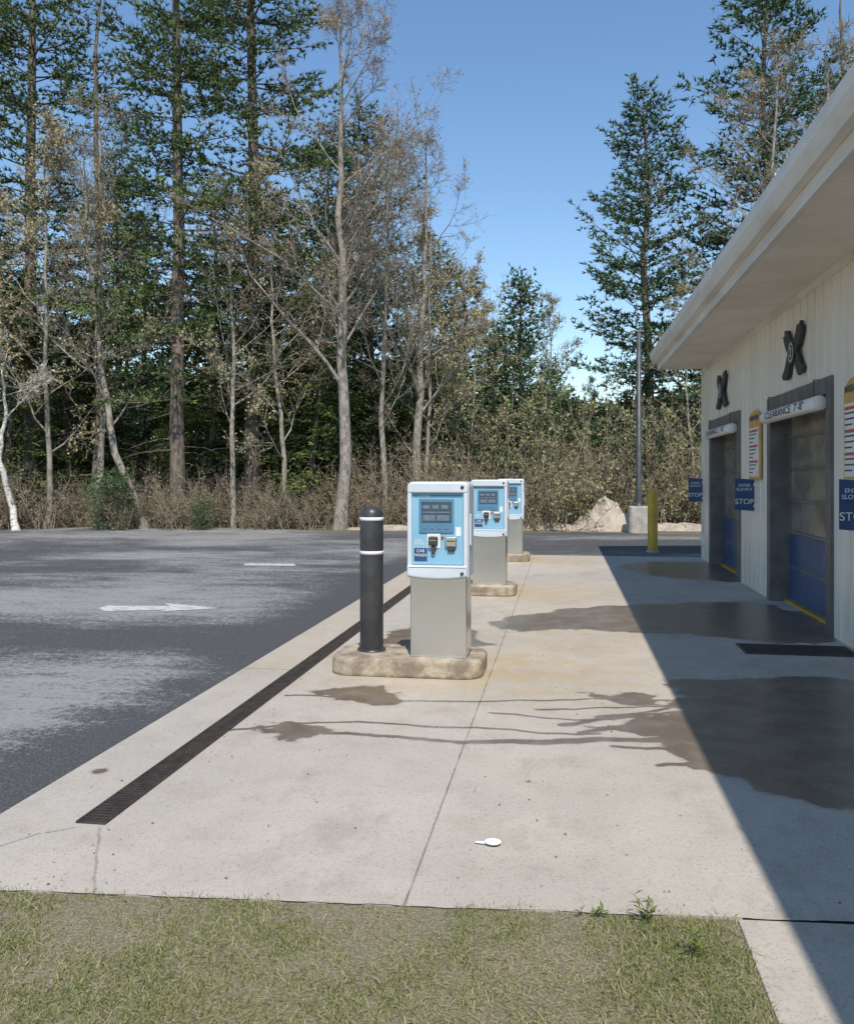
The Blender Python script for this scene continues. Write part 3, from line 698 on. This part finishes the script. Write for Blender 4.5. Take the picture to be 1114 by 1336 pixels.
def bare(name,seed,H,tr,fork,mats,lean=(0,0),curve=(0,0),nleaf=2,leaf=.05,spread=.42,kids=.6,wob=.07,ang=(35,62),topL=.6,leafp=.7,dens=.8,upt=.06):
    T=Tree(seed); r=T.r
    m=16; s=np.linspace(0,1,m); w1=np.cumsum(r.normal(0,wob,m))*H/14; w2=np.cumsum(r.normal(0,wob,m))*H/14
    tx=lean[0]*s+curve[0]*s**2+w1-w1[0]; ty=lean[1]*s+curve[1]*s**2+w2-w2[0]
    trunk=np.c_[tx,ty,H*s-.08]; rad=tr*(1-s)**.85+.01; rad[0]*=1.25
    T.path(trunk,rad,9)
    A=[[],[],[],[]]; B=[[],[],[],[]]; tips=[]
    stack=[]
    def rot(d,ang):
        q=nrm(np.cross(d,r.normal(size=3))); return nrm(d*math.cos(ang)+q*math.sin(ang))
    z=fork
    while z<H*.985:
        q=z/H; p=np.array([np.interp(q,s,trunk[:,j]) for j in range(3)])
        L=(H-z)*topL*r.uniform(.6,1.2)+.6; L=min(L,H*spread*r.uniform(.7,1.1))
        d=rot(np.array([0,0,1.]),math.radians(r.uniform(*ang)))
        stack.append((p,d,L,max(.012,np.interp(q,s,rad)*r.uniform(.3,.5)),1)); z+=kids*r.uniform(.5,1.4)
    while stack:
        p,d,L,rd,lv=stack.pop()
        n={1:7,2:5,3:3,4:2}[lv]; st=L/n; pts=[p]; rs=[rd]
        for k in range(n):
            d=nrm(d+r.normal(0,.15,3)+np.array([0,0,upt])); p=p+d*st; pts.append(p); rs.append(rd*(1-(k+1)/n)*.9+.003)
            if lv<4:
                f=(k+1)/n
                nk={1:1.3,2:1.4,3:1.6}[lv]*dens
                nk=int(nk+r.random())
                if lv==1 and f<.25: nk=0
                for _ in range(nk):
                    cl=L*(1-f*.7)*r.uniform(.3,.6) if lv<3 else r.uniform(.15,.4)
                    cl=max(cl,.2)
                    stack.append((p-d*st*r.random(),rot(d,math.radians(r.uniform(25,58))),cl,max(.004,rs[-1]*.6),lv+1))
        pts=np.array(pts); rs=np.array(rs)
        tgt=A if lv<=2 else B
        tgt[0].append(pts[:-1]);tgt[1].append(pts[1:]);tgt[2].append(rs[:-1]);tgt[3].append(rs[1:])
        if lv>=3 and r.random()<leafp:
            for _ in range(nleaf-1): tips.append(pts[r.integers(1,len(pts))])
            tips.append(pts[-1])
    T.segs(*[np.concatenate(x) for x in A],4)
    if B[0]: T.segs(*[np.concatenate(x) for x in B],3)
    C=np.array(tips)+r.normal(0,.02,(len(tips),3)); n=len(C)
    T.leaves(C,leaf*r.uniform(.5,1.3,n),np.clip(r.normal(.5,.25,n),0,1))
    return T.mesh(name,mats)

def shrub(name,seed,W,H,stems,mats,leafn=4,leaf=.08,lt=.5,hv=.35):
    T=Tree(seed); r=T.r; A=[[],[],[],[]]; tips=[]
    for i in range(stems):
        p=np.array([r.uniform(-W/2,W/2),r.normal(0,.45),-.05]); d=nrm(np.array([r.normal(0,.35),r.normal(0,.3),1]))
        L=H*r.uniform(hv,1.2); n=6; pts=[p]; droop=r.uniform(-.02,.12)
        for k in range(n):
            d=nrm(d+r.normal(0,.14,3)-np.array([0,0,droop])); p=p+d*L/n; pts.append(p)
            for _ in range(3):
                dd=nrm(d+r.normal(0,.75,3)); l=r.uniform(.2,.6); e=p+dd*l
                A[0].append(p[None]);A[1].append(e[None]);A[2].append(np.array([.007]));A[3].append(np.array([.004]))
                for _ in range(leafn): tips.append(p+(e-p)*r.random()+r.normal(0,.06,3))
        pts=np.array(pts); rs=np.linspace(.018,.005,n+1)
        A[0].append(pts[:-1]);A[1].append(pts[1:]);A[2].append(rs[:-1]);A[3].append(rs[1:])
    T.segs(*[np.concatenate(x) for x in A],3)
    C=np.array(tips); T.leaves(C,leaf*r.uniform(.4,1.3,len(C)),np.clip(r.normal(lt,.22,len(C)),0,1))
    return T.mesh(name,mats)

pineA=conifer('pine_a',1,25,5.0,4.4,.26,spacing=.66,per=5,e_lo=-4,e_hi=35,drop=.2,prof=.7,dead=24,top=20)
pineB=conifer('pine_b',2,24,4.2,3.9,.24,spacing=.64,per=5,e_lo=-8,e_hi=30,drop=.18,prof=.7,dead=20,top=19.5)
pineC=conifer('pine_c',3,16,2.2,4.2,.2,spacing=.58,per=6,e_lo=-4,e_hi=38,up=.16,drop=.12,prof=.72,dead=8,mat=M_pine2)
snag=conifer('spruce_thin',4,21,5.5,1.5,.15,spacing=.55,per=4,e_lo=-15,e_hi=10,drop=.45,prof=.5,dead=50,nb=3,bstep=.5)
hk=dict(bl=.17,bw=.065,nb=4,step=.14,bstep=.22,droopy=True,mat=M_hem,dead=4,flat_=.2)
hemA=conifer('hem_a',5,12,.9,3.0,.14,spacing=.48,per=5,e_lo=5,e_hi=25,up=.22,drop=.12,prof=.75,**hk)
hemB=conifer('hem_b',6,8,.5,2.4,.11,spacing=.42,per=5,e_lo=5,e_hi=30,up=.2,drop=.12,prof=.85,**hk)
ced=conifer('cedar_a',7,9.2,.6,2.6,.12,spacing=.38,per=6,e_lo=15,e_hi=45,up=.15,bl=.2,bw=.07,nb=4,step=.15,bstep=.24,drop=.1,mat=M_cedar,dead=2,prof=.8)
far=conifer('far_conifer',17,13,.4,3.1,.16,spacing=.75,per=5,e_lo=0,e_hi=30,up=.1,bl=.42,bw=.18,nb=4,step=.36,bstep=.44,drop=.15,mat=M_hem,dead=0,prof=.75)
far2=conifer('far_pine',18,15,2,3.4,.18,spacing=.85,per=5,e_lo=0,e_hi=30,up=.12,bl=.42,bw=.16,nb=4,step=.34,bstep=.44,drop=.15,dead=0,prof=.7)
sap=conifer('sapling',8,1.7,.15,.9,.03,spacing=.24,per=5,e_lo=10,e_hi=45,up=.2,bl=.14,bw=.03,nb=5,step=.10,bstep=.16,drop=.15,mat=M_cedar,dead=0)
maple=bare('maple_a',11,15.8,.2,4.4,[M_bark2,M_budred],nleaf=2,spread=.38,kids=.5,ang=(28,62),topL=.75,dens=.85,upt=.07,leafp=.9)
bareA=bare('bare_a',12,14,.11,3.5,[M_bark2,M_bud])
bareB=bare('bare_b',13,11,.08,2.2,[M_bark2,M_bud],nleaf=4,leaf=.065,leafp=1)
bareC=bare('bare_c',14,12,.12,3.2,[M_bark2,M_bud],lean=(-3.2,0),curve=(.9,.3))
birch=bare('birch_a',15,5.5,.10,3.0,[M_birch,M_bud],lean=(-1.6,0),curve=(1.2,0),wob=.2)
shA=shrub('shrub_a',21,3.4,2.4,40,[M_twig,M_shrub],lt=.35,leafn=2,leaf=.07)
shB=shrub('shrub_b',22,3.2,1.7,38,[M_twig,M_shrub],lt=.25,leafn=2,leaf=.06)
shC=shrub('shrub_c',23,3.0,3.6,30,[M_twig,M_shrub],lt=.75,leafn=4,leaf=.085,hv=.3)

def place(name,me,u,d,rz=0,s=1,sz=None,parent=None):
    x,y=site(u,d); o=link(name,me,parent,(x,y,0)); o.rotation_euler=(0,0,rz); o.scale=(s,s,sz or s); return o
front=[('pine_tree',pineA,38,30,.5,1,None),('spruce_tree',snag,128,29.5,1,1,None),('pine_tree',pineB,232,27.3,2,1,None),
 ('pine_tree',pineA,332,29.5,3.1,1.05,None),('hemlock_tree',hemA,275,31,1,1,None),('hemlock_tree',hemA,355,30.5,2.2,1.0,None),('hemlock_tree',hemB,405,29,0,1,None),
 ('hemlock_tree',hemA,90,32,4,.9,None),('hemlock_tree',hemB,15,29,1,1,None),
 ('maple_tree',maple,443,26.4,0,1,None),('maple_tree',maple,548,29,2.6,.84,None),('bare_tree',bareC,190,26.6,0,1,None),('bare_tree',bareA,128,27.5,1,1,None),('bare_tree',bareA,505,28.5,2,.95,None),
 ('bare_tree',bareB,370,27.3,2,1,None),('bare_tree',bareB,560,29.5,.4,.95,None),('bare_tree',bareB,60,27,4,1.1,None),('birch_tree',birch,22,25.9,0,1,None),
 ('bare_tree',bareA,305,26.9,4.4,.8,None),
 ('pine_tree',pineC,490,34,1,1.0,None),
 ('pine_tree',pineC,575,38,2.4,.72,None),('cedar_tree',ced,682,33,0,.98,None),('cedar_tree',ced,632,36,2,.85,None),('cedar_tree',ced,727,37,4,.72,None),
 ('bare_tree',bareB,722,34,3,.75,None),('bare_tree',bareB,610,32,5,.75,None),('bare_tree',bareB,780,36,1.2,.5,None),
 ('pine_tree',pineC,852,32,.8,1.0,None),('pine_tree',pineC,985,32,4.0,1.3,None),('pine_tree',pineB,1100,36,1.7,.95,None),
 ('bare_tree',bareA,1010,28.5,2.2,1.15,None),('bare_tree',bareA,1075,27.5,.2,1.15,None),('bare_tree',bareB,905,29,1.6,.7,None),
 ('pine_sapling',sap,150,25.9,0,1,None),('pine_sapling',sap,265,26.2,2,.55,None),
 ('pine_tree',pineB,-70,29,1,1,None),('pine_tree',pineC,150,38,3,1.0,None),('pine_tree',pineC,420,37,4,1.05,None)]
for nme,me_,u,d,rz,s,sz in front: place(nme,me_,u,d,rz,s,sz)
bg=empty('distant_trees')
r=random.Random(8)
for i,u in enumerate(np.linspace(-120,595,19)):
    d=r.uniform(38,48); me_=r.choice([far,far2]); place('tree_clump',me_,u+r.uniform(-15,15),d,r.uniform(0,6),r.uniform(.7,1.0),None,bg)
for i,u in enumerate(np.linspace(570,920,13)):
    d=r.uniform(38,46); place('tree_clump',far,u+r.uniform(-10,10),d,r.uniform(0,6),r.uniform(.32,.46),None,bg)
for i,u in enumerate(np.linspace(930,1300,6)):
    d=r.uniform(38,46); place('tree_clump',r.choice([far,far2]),u,d,r.uniform(0,6),r.uniform(.7,.9),None,bg)
# continuous leafy mass of the far woods (one mesh of leaf clumps)
rg=np.random.default_rng(77); n=75000
uu=rg.uniform(-900,2000,n); dd=rg.uniform(52,64,n)
hm=np.where(uu<600,8.5,6.8)+2.2*(fbm(uu*.02,uu*0,51,4)-.5)*2*np.where(uu<600,1.4,.9)
zz=hm*rg.random(n)**.85
a=(uu-557)/1130.; C=np.stack([dd*(-S9+C9*a),dd*(C9+S9*a),zz],1)
T=Tree(78); tn=np.clip(.45+.5*(fbm(uu*.05,zz*.7,55,3)-.5)*2+rg.normal(0,.15,n),0,1)
T.leaves(C,rg.uniform(.35,.8,n),tn,0)
link('far_woods_foliage',T.mesh('far_woods',[M_woods]),bg)
ug=empty('undergrowth')
for i,u in enumerate(np.arange(-120,980,27)):
    d=r.uniform(26.3,29.5)
    if 740<u<870: d=r.uniform(28,30)
    if u<480: me_=r.choice([shB,shB,shA]); s=r.uniform(.55,.95)
    elif u<600: me_=r.choice([shB,shA]); s=r.uniform(.8,1.1)
    else: me_=r.choice([shA,shC,shB,shA]); s=r.uniform(.75,1.25)
    place('shrub_clump',me_,u+r.uniform(-10,10),d,r.uniform(-.5,.5),s,None,ug)
for i,u in enumerate(np.arange(-120,980,40)):
    me_=r.choice([shA,shC]); place('shrub_clump',me_,u,r.uniform(31,35),r.uniform(-.5,.5),r.uniform(.7,1.0) if u<560 else r.uniform(.8,1.3),None,ug)
for i,u in enumerate(np.arange(-120,600,40)):
    place('understory_conifer',hemB,u+r.uniform(-15,15),r.uniform(32,37),r.uniform(0,6),r.uniform(.45,.85),None,ug)

# ------------------------------------------------------------------ light
L=Vector((-.87,3.0,-4.0)).normalized()
sd=bpy.data.lights.new('sun','SUN'); sd.energy=4.8; sd.angle=math.radians(.5); sd.color=(1,.95,.88)
so=link('sun',sd); so.rotation_euler=L.to_track_quat('-Z','Y').to_euler(); so.location=(5,-10,20)
w=bpy.data.worlds.new('World'); scene.world=w; w.use_nodes=True; nt=w.node_tree
sky=nt.nodes.new('ShaderNodeTexSky'); sky.sky_type='NISHITA'; sky.sun_disc=False
sky.sun_elevation=math.asin(-L.z); sky.sun_rotation=math.atan2(-L.x,-L.y)
sky.air_density=1.15; sky.dust_density=.1; sky.ozone_density=2.6
hs=nt.nodes.new('ShaderNodeHueSaturation'); hs.inputs['Saturation'].default_value=1.10; hs.inputs['Value'].default_value=1.14
nt.links.new(sky.outputs[0],hs.inputs['Color'])
nt.links.new(hs.outputs[0],nt.nodes['Background'].inputs[0]); nt.nodes['Background'].inputs[1].default_value=.15
scene.view_settings.view_transform='Standard'; scene.view_settings.look='None'; scene.view_settings.exposure=0

cam=bpy.data.cameras.new('camera'); co=link('camera',cam); scene.camera=co
cam.sensor_fit='VERTICAL'; cam.sensor_height=36; cam.lens=1130/1336*36; cam.clip_end=1500; cam.clip_start=.05
cam.shift_y=-46/1336
co.location=(0,0,1.6); co.rotation_euler=(math.radians(90),0,math.asin(S9))
